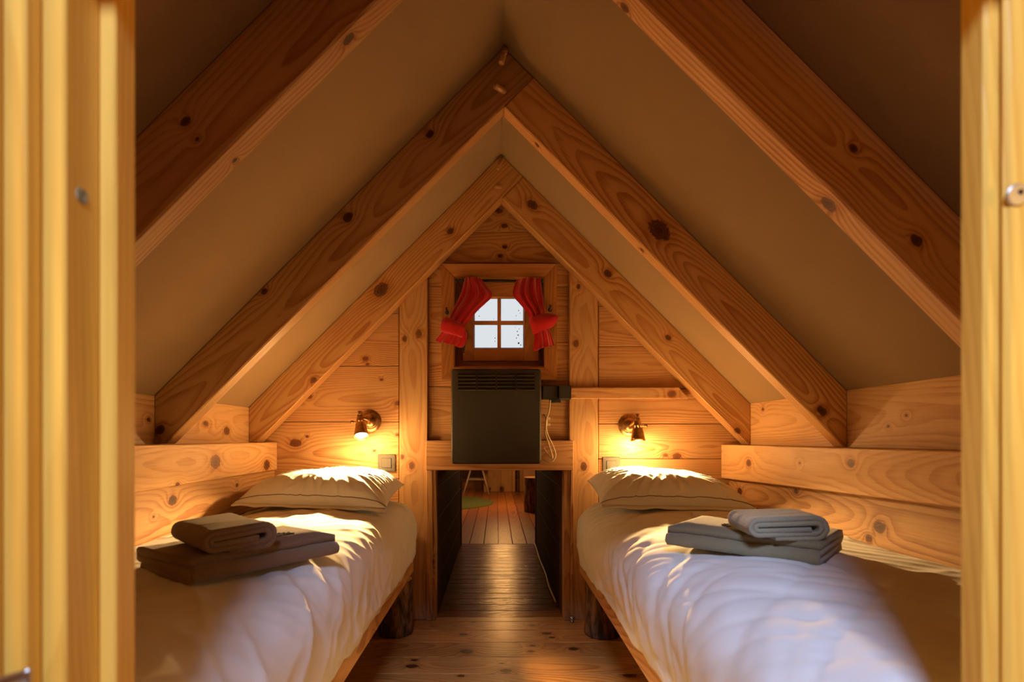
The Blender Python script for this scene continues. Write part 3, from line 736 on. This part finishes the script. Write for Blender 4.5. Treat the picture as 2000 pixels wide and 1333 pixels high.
# ------------------------------------------------------------------ wall lamps
def lamp(side, plate, top, bot, ytop, ybot, knob_s, label):
    root = empty('wall_lamp', P(*plate, BW), label, 'lamp', 'brass reading lamps')
    pc = P(*plate, BW)
    bm = bmesh.new(); lathe(bm, [(0.0001, .022), (0.008, .022), (.020, .019), (.030, .012), (.033, .007), (.036, .009), (.040, .006), (.050, .004), (.052, .001), (.052, 0), (0.0001, 0)], 40)
    mesh('wall_plate', bm, M['brass'], root, frame(pc, (1, 0, 0), (0, 0, 1)) , smooth=True)
    T, B = P(*top, ytop), P(*bot, ybot)
    ax = (B - T).normalized()
    j = T - ax * 0.004
    tube('arm', M['brass'], smoothline([pc + V((0, -.015, 0)), pc + V((0, -.04, .004)), j + V((0, .012, 0)), j], 6), 0.0065, root, seg=12)
    disc('joint', M['brass'], j, (1, 0, 0), .011, .022, root, seg=20, bevel=.003)
    tube('bolt', M['brass'], [j + V((0, 0, 0)), j + V((0, 0, .026))], [.006, .009], root, seg=10)
    Ls = (B - T).length
    seg = 32
    bm = bmesh.new()
    prof = [(0.004, 0), (.013, 0), (.015, .006), (.0165, .020), (.0185, .024), (.021, .034), (.0225, .038), (.031, Ls - .012), (.034, Ls), (.0325, Ls)]
    lathe(bm, prof, seg, skip=lambda i, k: i == 4 and k % 4 < 1 or (i == 4 and k % 4 == 1))
    mesh_o = mesh('shade', bm, M['brass'], root, frame(T, ax.orthogonal(), ax.cross(ax.orthogonal())), smooth=True)
    so = mesh_o.modifiers.new('thickness', 'SOLIDIFY'); so.thickness = .0012; so.offset = -1
    kc = T + ax * .024
    tube('thumb_screw', M['brass'], [kc, kc + V((knob_s * .030, 0, 0)), kc + V((knob_s * .0305, 0, 0)), kc + V((knob_s * .043, 0, 0))], [.0035, .0035, .0065, .0065], root, seg=10)
    bm = bmesh.new(); bmesh.ops.create_uvsphere(bm, u_segments=20, v_segments=12, radius=.024)
    bmesh.ops.scale(bm, vec=(1, 1, .8), verts=bm.verts[:])
    mesh('bulb', bm, M['bulb'], root, frame(T + ax * (Ls - .020), ax.orthogonal(), ax.cross(ax.orthogonal())), smooth=True)
    lp = point('lamp_glow', B + ax * .016, LAMP_W * .016, WARM, .016)
    lp.parent = root; lp.matrix_parent_inverse = W[root.name].inverted()
    sl = bpy.data.lights.new('lamp_beam', 'SPOT'); sl.energy = LAMP_W; sl.color = WARM; sl.shadow_soft_size = .016
    sl.spot_size = math.radians(100); sl.spot_blend = .9
    so_ = bpy.data.objects.new('lamp_beam', sl); COL.objects.link(so_); so_.location = B + ax * .014
    so_.rotation_euler = V((0, -.85, -1)).to_track_quat('-Z', 'Y').to_euler()
    so_.parent = root; so_.matrix_parent_inverse = W[root.name].inverted()
    return root
lamp('l', (723, 823), (703, 816), (706, 853), 2.43, 2.385, -1, 'antique brass wall lamp with a slotted bell shade above the left bed')
lamp('r', (1229, 831), (1245, 822), (1246, 862), 2.42, 2.412, 1, 'antique brass wall lamp with a slotted bell shade above the right bed')

# light switches
def switch(x0, y0, x1, y1, label):
    a, b = P(x0, y1, BW - .008), P(x1, y0, BW - .008)
    s = empty('light_switch', (a + b) / 2 + V((0, .008, 0)), label, 'switch', 'bronze light switches')
    rbox('surround', M['switch'], a, b + V((0, .012, 0)), s, bevel=.002)
    c = (a + b) / 2; h = (b.x - a.x) * .27
    rbox('gap', M['switch_edge'], c + V((-h - .002, -.0006, -h - .002)), c + V((h + .002, .006, h + .002)), s, bevel=.0005)
    rbox('rocker', M['switch'], c + V((-h, -.003, -h)), c + V((h, .006, h)), s, bevel=.001)
switch(738, 888, 772, 922, 'square bronze light switch above the left pillow')
switch(1177, 893, 1211, 927, 'square bronze light switch half hidden behind the right pillow')

# ------------------------------------------------------------------ beds
def lerp_prof(prof, n):
    q = smoothline([(a, 0, b) for a, b in prof], 12); L = [0]
    for i in range(1, len(q)): L.append(L[-1] + (q[i] - q[i - 1]).length)
    out = []; j = 0
    for k in range(n + 1):
        s = L[-1] * k / n
        while j < len(L) - 2 and L[j + 1] < s: j += 1
        f = (s - L[j]) / max(1e-9, L[j + 1] - L[j]); p = q[j].lerp(q[j + 1], f); out.append((p.x, p.z, s / L[-1]))
    return out
def nz(*a): return noise.noise(V(a))
def duvet(sgn, xw, prof, Y0, Y1, label, seed):
    n, m = 170, 230
    pr = lerp_prof(prof, n); bm = bmesh.new(); g = []
    c = V((sgn * .7, 1.5, .4))
    plen = 1.05
    for j in range(m + 1):
        v = j / m; Y = Y0 + (Y1 - Y0) * v
        row = []
        # round off at both ends
        ef = min(1.0, (Y1 - Y) / .09 if Y1 - Y < .09 else 1.0, (Y - Y0) / .09 if Y - Y0 < .09 else 1.0)
        drop = (1 - math.sqrt(max(0, 1 - (1 - ef) ** 2))) 
        for k in range(n + 1):
            x, z, s = pr[k]
            # profile normal
            a, b = pr[max(0, k - 1)], pr[min(n, k + 1)]
            t_ = V((b[0] - a[0], 0, b[1] - a[1])).normalized(); nn = V((-t_.z, 0, t_.x))
            if nn.z < 0 and s < .4: nn = -nn
            side = min(1, max(0, (s - .52) / .2))           # 0 on top, 1 on the hanging side
            A = s * plen
            # broad puffiness, long diagonal creases on top, gathered folds on the side
            h = 0.012 * nz(Y * 2.2 + seed, A * 2.5, 3) + .006 * nz(Y * 5, A * 6 + seed, 1)
            w1_ = nz(Y * 5.5 + A * 5.0 + seed, A * 1.2 - Y * .8, 7.0 + seed)
            cr = (1 - abs(w1_)) ** 6
            h += 0.0055 * cr * (1 - side * .5)
            w2_ = nz(Y * 16 + 1.2 * nz(Y * 3, A * 4, seed) * 3, A * 2.0, seed * 2.0)
            h += (.0065 * w2_) * (.32 + side)
            w3_ = (1 - abs(nz(Y * 9 + A * 3.0, A * 1.6 + seed, 11))) ** 5
            h += .006 * w3_ * side
            h += .0036 * (1 - abs(nz(Y * 13 - A * 9 + seed, A * 4, 5))) ** 4
            if k > n - 6: h *= (n - k) / 6
            p = V((x, Y, z)) + nn * h
            hang = .018 * nz(Y * 4.5, seed, 9) + .008 * nz(Y * 15, seed, 3)
            p.z += hang * max(0, (s - .8) / .2)
            p.z -= drop * (.10 if Y > 1.5 else .05) * (1 - side * .8)
            p.x += sgn * drop * .03 * side
            row.append(bm.verts.new(V((p.x, p.y, p.z)) - c))
        g.append(row)
    for j in range(m):
        for k in range(n): bm.faces.new((g[j][k], g[j][k + 1], g[j + 1][k + 1], g[j + 1][k]))
    o = mesh('duvet', bm, M['sheet'], None, Matrix.Translation(c), smooth=True, label=label, cat='duvet', group='white duvets')
    so = o.modifiers.new('thickness', 'SOLIDIFY'); so.thickness = .008; so.offset = 0
    return o
profR = [(1.052, .525), (.95, .548), (.80, .560), (.64, .566), (.50, .560), (.415, .540), (.363, .500), (.344, .450), (.346, .390), (.356, .335), (.366, .290)]
profL = [(-1.008, .520), (-.93, .540), (-.80, .556), (-.64, .562), (-.52, .556), (-.43, .540), (-.385, .505), (-.364, .455), (-.362, .390), (-.366, .335), (-.372, .290)]
duvet(1, 1.06, profR, 0.56, 2.44, 'white cotton duvet hanging over the inner side of the right bed', 1.3)
duvet(-1, -1.01, profL, 0.56, 2.45, 'white cotton duvet hanging over the inner side of the left bed', 5.9)
def bed(sgn, xi, xo, label):
    b = empty('bed', (sgn * .7, 1.5, 0), label, 'bed', 'low pine single beds')
    x0, x1 = sorted((xi, xi + sgn * .026))
    box('side_rail', M['pine'], (x0, .56, .232), (x1, 2.44, .345), b, axis='Y', tone=-.02, knots=[(728, 1248, 7)] if sgn < 0 else (), kface=((xi, 0, 0), (1, 0, 0)))
    x0, x1 = sorted((xo, xo - sgn * .026))
    box('side_rail', M['pine'], (x0, .56, .232), (x1, 2.44, .345), b, axis='Y')
    a, c = sorted((xi + sgn * .027, xo - sgn * .027))
    for yy in (.56, 2.414): box('end_rail', M['pine'], (a, yy, .232), (c, yy + .026, .345), b)
    for k in range(12):
        yy = .66 + k * .145
        box('slat', M['pine_pale'], (a, yy, .318), (c, yy + .07, .336), b)
    rbox('mattress', M['sheet'], (a + .02, .60, .338), (c - .02, 2.40, .52), b, bevel=.035, seg=4)
    return b
bed(1, .372, 1.045, 'low pine single bed along the right wall, resting on a log')
bed(-1, -.374, -.995, 'low pine single bed along the left wall, resting on a log')
log('bed_log', (.445, 2.30), .072, .228, 'short dark bark covered log carrying the right bed near the passage', 'log', group='logs under the beds', seed=1, taper=.08)
log('bed_log', (-.432, 2.32), .075, .300 - .07, 'short dark bark covered log carrying the left bed near the passage', 'log', group='logs under the beds', seed=2, taper=.02)

# ------------------------------------------------------------------ pillows
def pillow(NL, NR, FL, FR, H, low, label, seed, sag=0.0):
    root = empty('pillow', (V(NL) + V(NR) + V(FL) + V(FR)) / 4, label, 'pillow', 'white bed pillows')
    NL, NR, FL, FR = map(V, (NL, NR, FL, FR)); n = 96
    up = (NR - NL).cross(FL - NL).normalized()
    if up.z < 0: up = -up
    c = W[root.name].translation
    def pt(u, v, top):
        uu = u * (1 - .05 * (1 - v * v)); vv = v * (1 - .05 * (1 - u * u))
        a, b = (uu + 1) / 2, (vv + 1) / 2
        base = NL.lerp(NR, a).lerp(FL.lerp(FR, a), b)
        e = max(0, (1 - u ** 4) * (1 - v ** 4))
        pr = e ** .62 * (1 - .12 * (u * u + v * v))
        ed = max(abs(u), abs(v))
        rad = math.atan2(v, u)
        rim = max(0, min(1, (ed - .35) / .35)) * max(0, min(1, (1.0 - ed) / .10))
        wr = .009 * rim * (1 - abs(nz(math.cos(rad) * 7 + seed, math.sin(rad) * 7, ed * 1.3))) ** 5
        wr += .006 * nz(u * 2.2 + seed, v * 2.2, 2) * e + .004 * (1 - abs(nz(u * 3.5 + v * 2 + seed, v * 1.4, 8))) ** 7 * e
        cor = abs(u * v) ** 2
        if top: return base + up * (H * pr + wr + sag * cor)
        return base - up * (low * pr * (1 + .1 * nz(u * 3, v * 3, seed)))
    for top in (True,):
        bm = bmesh.new(); T = []; B = []
        for j in range(n + 1):
            v = -1 + 2 * j / n
            T.append([bm.verts.new(pt(-1 + 2 * i / n, v, True) - c) for i in range(n + 1)])
        for j in range(n + 1):
            v = -1 + 2 * j / n
            B.append([T[j][i] if (i in (0, n) or j in (0, n)) else bm.verts.new(pt(-1 + 2 * i / n, v, False) - c) for i in range(n + 1)])
        for j in range(n):
            for i in range(n):
                bm.faces.new((T[j][i], T[j][i + 1], T[j + 1][i + 1], T[j + 1][i])); bm.faces.new((B[j][i], B[j + 1][i], B[j + 1][i + 1], B[j][i + 1]))
        mesh('pillowcase', bm, M['pillowcase'], root, W[root.name].copy(), smooth=True)
    # flat sewn border with its dark seam along the near edge
    fl = bmesh.new(); rows = []
    fn = (NL - FL).normalized()
    for i in range(n + 1):
        u = -1 + 2 * i / n; p = pt(u, -1, True)
        wv = .004 * nz(u * 5, seed, 1)
        rows.append([fl.verts.new(p + fn * q_ + V((0, 0, -.004 * k_ + wv * k_)) - c) for k_, q_ in enumerate((-.012, .004, .018))])
    for i in range(n):
        for k_ in range(2): fl.faces.new((rows[i][k_], rows[i + 1][k_], rows[i + 1][k_ + 1], rows[i][k_ + 1]))
    fo = mesh('border', fl, M['pillowcase'], root, W[root.name].copy(), smooth=True)
    so = fo.modifiers.new('thickness', 'SOLIDIFY'); so.thickness = .004; so.offset = 0
    tube('seam', M['piping'], [pt(-1 + 2 * i / 60, -.955, True) + V((0, -.001, .001)) for i in range(61)], .0014, root, seg=6, label='thin dark seam along the near edge')
    return root
pillow((.375, 1.965, .590), (.935, 1.955, .578), (.405, 2.445, .640), (.945, 2.44, .590), .102, .022, 'white pillow on the right bed, brightly lit by the lamp above', 3.3)
pillow((-.985, 2.03, .590), (-.395, 1.945, .580), (-.965, 2.445, .605), (-.41, 2.42, .625), .104, .022, 'white pillow with a crumpled corner on the left bed under its lamp', 8.1)

# ------------------------------------------------------------------ towels
def ribbon(path, th):
    L, R_ = [], []
    n = len(path)
    for i, p in enumerate(path):
        d_ = (path[min(i + 1, n - 1)] - path[max(i - 1, 0)]).normalized(); nn = V((-d_.y, d_.x))
        L.append(p + nn * th / 2); R_.append(p - nn * th / 2)
    return L + R_[::-1]
def roll(wd, layers, th, gap=0.0006):
    """flattened spiral: starts outside, winds inward"""
    p = []; r = layers * (th + gap); x0, x1 = r, wd - r
    k = 0; rr = r
    while rr > (th + gap) * .75:
        for s in range(10):
            a = -PI / 2 + PI * s / 9; p.append(V((x1 + rr * math.cos(a) * 1.0, r + rr * math.sin(a))))
        r2 = rr - (th + gap) / 2
        for s in range(10):
            a = PI / 2 + PI * s / 9; p.append(V((x0 + r2 * math.cos(a), r + r2 * math.sin(a))))
        rr -= (th + gap); 
        p[-1] = p[-1] + V((0, 0))
    p.insert(0, V((wd * .35, 0.0)))
    p = [p[0]] + p[1:]
    p.append(V((x1 - .01, r - max(rr, .002) - 0.001)))
    return p
def serp(wd, n, th, gap=.0012, jit=0.003):
    p = []; step = th + gap
    for i in range(n):
        z = th / 2 + i * step; a, b = (step / 2, wd - step / 2)
        if i == 0: p += [V((b - .004, z)), V((a + (b - a) * .5, z))]
        xs = (a, b)[i % 2]; sg = (-1, 1)[i % 2]
        if i < n - 1:
            for s in range(8):
                t_ = -PI / 2 + PI * s / 7
                p.append(V((xs + sg * step / 2 * math.cos(t_), z + step / 2 + step / 2 * math.sin(t_))))
        else:
            e = (a, b)[i % 2]; p += [V(((a + b) / 2, z)), V((e, z - .0005))]
    return p
def towel(name, org, ang, path, th, length, mat, label, seed, bow=0.0, end_mat=None):
    bm = bmesh.new(); sec = ribbon([V((q.x, q.y)) for q in path], th); n = len(sec); m = 40; rings = []
    for j in range(m + 1):
        s = j / m; yy = length * s
        e = min(1, min(s, 1 - s) / .04); ins = (1 - e) * .0012
        row = []
        for k, q in enumerate(sec):
            dd = .0016 * nz(q.x * 45 + seed, yy * 45, q.y * 60) + .004 * nz(q.x * 10, yy * 10, seed) * (q.y > .02)
            cxy = V((q.x, yy + .003 * nz(q.x * 30, q.y * 90, seed + j // 39 * 5), q.y + dd + bow * math.sin(PI * s)))
            row.append(bm.verts.new(cxy))
        rings.append(row)
    for j in range(m):
        for k in range(n):
            a, b = rings[j], rings[j + 1]
            bm.faces.new((a[k], a[(k + 1) % n], b[(k + 1) % n], b[k]))
    h = n // 2
    for ri, row in ((0, rings[0]), (m, rings[m])):
        for k in range(h - 1):
            f = bm.faces.new((row[k], row[k + 1], row[n - 2 - k], row[n - 1 - k]))
            f.material_index = 1
    mt = Matrix.Translation(V(org)) @ Matrix.Rotation(ang, 4, 'Z')
    o = mesh(name, bm, [M[mat], M[end_mat or mat]], None, mt, smooth=True, label=label, cat='towel')
    o['group'] = 'folded bath towels'
    return o
def fwd(ax, ay, bx, by): return math.atan2(by - ay, bx - ax)
# right bed: large towel, its long fold towards the camera; local Y runs along the fold
a = fwd(.652, 1.095, .408, 1.315)
t1 = towel('folded_towel', (.652, 1.095, .572), a - PI / 2, [V((q.x, q.y)) for q in serp(.235, 3, .0145)], .0150, .325, 'towel_green', 'larger grey green towel folded flat on the right bed under a smaller one', 1.0)
# small rolled towel with its spiral end to the camera
t2 = towel('rolled_towel', (.527, 1.135, .622), math.radians(-4), roll(.158, 2.1, .0095), .0098, .125, 'towel_green', 'smaller grey towel folded in a flat roll, on the right bed', 2.0, end_mat='towel_grey')
# left bed
a = fwd(-.545, .975, -.365, 1.235)
t3 = towel('folded_towel', (-.548, .972, .566), a - PI / 2, [V((-q.x, q.y)) for q in serp(.215, 3, .0145)], .0150, .325, 'towel_brown', 'larger brown towel folded flat on the left bed under a smaller one', 3.0)
t4 = towel('rolled_towel', (-.540, .995, .616), math.radians(46), roll(.135, 2.1, .0095), .0098, .19, 'towel_brown', 'smaller brown towel folded in a flat roll, on the left bed', 4.0)

# ------------------------------------------------------------------ door frame the camera looks through
dl = empty('door_2', (-.37, .45, 0), kind='structure')
ZT = 1.25
def jx(px, d_): return (px - PX) / F * d_
# stepped left jamb: each board's face looks at the camera, its edge into the opening
st = [(-.340, .478, .512, []), (-.3515, .4445, .470, []), (-.3715, .4275, .440, []), (-.392, .410, .425, [])]
prism('jamb', M['jamb'], [(-.3400, .484, 0), (-.3400, .512, 0), (-.3640, .512, 0), (-.3640, .484, 0)], (0, 0, ZT), (0, 0, 1), dl, bevel=.002)
prism('jamb', M['jamb'], [(-.3535, .4445, 0), (-.3535, .4838, 0), (-.3760, .4838, 0), (-.3760, .4445, 0)], (0, 0, ZT), (0, 0, 1), dl, bevel=.002)
prism('jamb', M['jamb'], [(-.3715, .4275, 0), (-.3715, .4443, 0), (-.3960, .4443, 0), (-.3960, .4275, 0)], (0, 0, ZT), (0, 0, 1), dl, bevel=.002)
prism('jamb', M['jamb'], [(-.3880, .4110, 0), (-.3880, .4273, 0), (-.56, .4273, 0), (-.56, .4110, 0)], (0, 0, ZT), (0, 0, 1), dl, bevel=.002)
pl = P(160, 380, .4445 * 837 / 810)
disc('plug', M['filler'], (-.3535, .4625, pl.z), (1, 0, 0), .0065, .0016, dl, seg=24, label='grey green round plug in the left jamb')
# right jamb
prism('jamb', M['jamb'], [(.4340, .482, 0), (.4340, .510, 0), (.60, .510, 0), (.60, .482, 0)], (0, 0, ZT), (0, 0, 1), dl, bevel=.003)
prism('jamb', M['jamb'], [(.4445, .4725, 0), (.4445, .4818, 0), (.60, .4818, 0), (.60, .4725, 0)], (0, 0, ZT), (0, 0, 1), dl, bevel=.004)
sp_ = P(1984, 382, .4722)
scw = disc('screw', M['screw'], sp_ + V((0, -.0012, 0)), (0, 1, .15), .0095, .003, dl, seg=24, bevel=.001, label='silver screw head in the right jamb')
disc('screw_recess', M['iron'], sp_ + V((.0015, -.0028, .002)), (0, 1, 0), .0026, .001, dl, seg=6)
# lintel and front gable
box('lintel', M['jamb'], (-.56, .43, ZT), (.60, .50, ZT + .09), dl)
wfr = empty('wall_front', (0, .47, 0), kind='structure')
for lo, hi in (((-1.16, 0), (-.561, 1.8)), ((.601, 0), (1.19, 1.8)), ((-.56, ZT + .091), (.60, 2.2))):
    poly = under_roof([(lo[0], lo[1]), (hi[0], lo[1]), (hi[0], hi[1]), (lo[0], hi[1])], RZ - .004)
    prism('wall_panel', M['pine'], [(x, .44, z) for x, z in poly], (0, .055, 0), (1, 0, 0), wfr, bevel=0)
# the lobby the camera stands in: boarded walls, and a ceiling with an opening added to admit the daylight
lob = box('floor', M['floor'], (-1.16, -1.55, -0.06), (1.19, -0.9, 0.0)); tag(lob, kind='structure')
for nm, lo, hi, ax in (('wall_lobby_left', (-1.20, -1.55, 0), (-1.16, YF, 2.3), 'Y'), ('wall_lobby_right', (1.19, -1.55, 0), (1.23, YF, 2.3), 'Y'), ('wall_lobby_back', (-1.2, -1.55, 0), (1.23, -1.51, 2.3), 'X'),
                       ('ceiling', (-1.2, -1.55, 2.3), (-.41, YF, 2.34), 'Y'), ('ceiling', (.15, -1.55, 2.3), (1.23, YF, 2.34), 'Y'),
                       ('ceiling', (-.41, -1.55, 2.3), (.15, -1.33, 2.34), 'X'), ('ceiling', (-.41, -.77, 2.3), (.15, YF, 2.34), 'X')):
    tag(box(nm, M['pine'], lo, hi, axis=ax), kind='structure')
# strike plate / latch low on the left
lt = empty('door_latch', P(20, 1325, .40), 'silver metal door latch at the lower left corner of the door frame', 'latch')
c = P(0, 1345, .400)
prism('plate', M['steel'], [P(-60, 1342, .404), P(53, 1308, .404), P(53, 1420, .404), P(-60, 1420, .404)], (0, .005, 0), (1, 0, 0), lt, bevel=.0015)
tube('lever', M['steel'], smoothline([P(30, 1350, .404), P(30, 1350, .385), P(-10, 1362, .38), P(-50, 1372, .38)], 6), .006, lt)

# ------------------------------------------------------------------ small things by the right jamb of the passage
fb = P(1117, 1203, 2.44)
bm = bmesh.new(); bmesh.ops.create_uvsphere(bm, u_segments=20, v_segments=12, radius=.012)
ds = empty('door_stop', (fb.x, 2.45, .0), 'tiny shiny metal ball stop at the right foot of the passage frame', 'door stop')
mesh('ball', bm, M['steel'], ds, Matrix.Translation((fb.x + .002, 2.448, .018)), smooth=True)
tube('stem', M['steel'], [(fb.x + .002, 2.448, .0), (fb.x + .002, 2.448, .010)], .008, ds)
pp = tube('heating_pipe', M['pipe'], [(.50, 2.465, .022), (.98, 2.465, .022)], .011, label='pale pipe lying along the foot of the gable wall under the right bed', cat='pipe')

def stitches(tw, u0, v0, du, dv, n, seed):
    rnd = random.Random(seed); m = W[tw.name]
    bm = bmesh.new()
    for r_ in range(2):
        for i in range(n):
            x = u0 + r_ * .016; y = v0 + i * .0085
            a = V((x, y, .0489)); 
            for q in range(2):
                p = a + V((rnd.uniform(-.005, .005), rnd.uniform(-.002, .002), 0)); l_ = rnd.uniform(.003, .007); w_ = .0011
                d_ = V((rnd.uniform(-1, 1), rnd.uniform(-.6, .6), 0)).normalized() * l_; nn_ = V((-d_.y, d_.x, 0)).normalized() * w_
                t_ = [bm.verts.new(p + s_) for s_ in (-d_ - nn_, d_ - nn_, d_ + nn_, -d_ + nn_)]
                b_ = [bm.verts.new(v.co - V((0, 0, .003))) for v in t_]
                bm.faces.new(t_)
                for k in range(4): bm.faces.new((t_[k], t_[(k + 1) % 4], b_[(k + 1) % 4], b_[k]))
    mesh('embroidery', bm, M['embroidery'], tw, m.copy(), label='small dark stitched mark')
stitches(t1, .10, .165, 1, 1, 8, 4)
stitches(t3, -.10, .215, 1, 1, 7, 9)
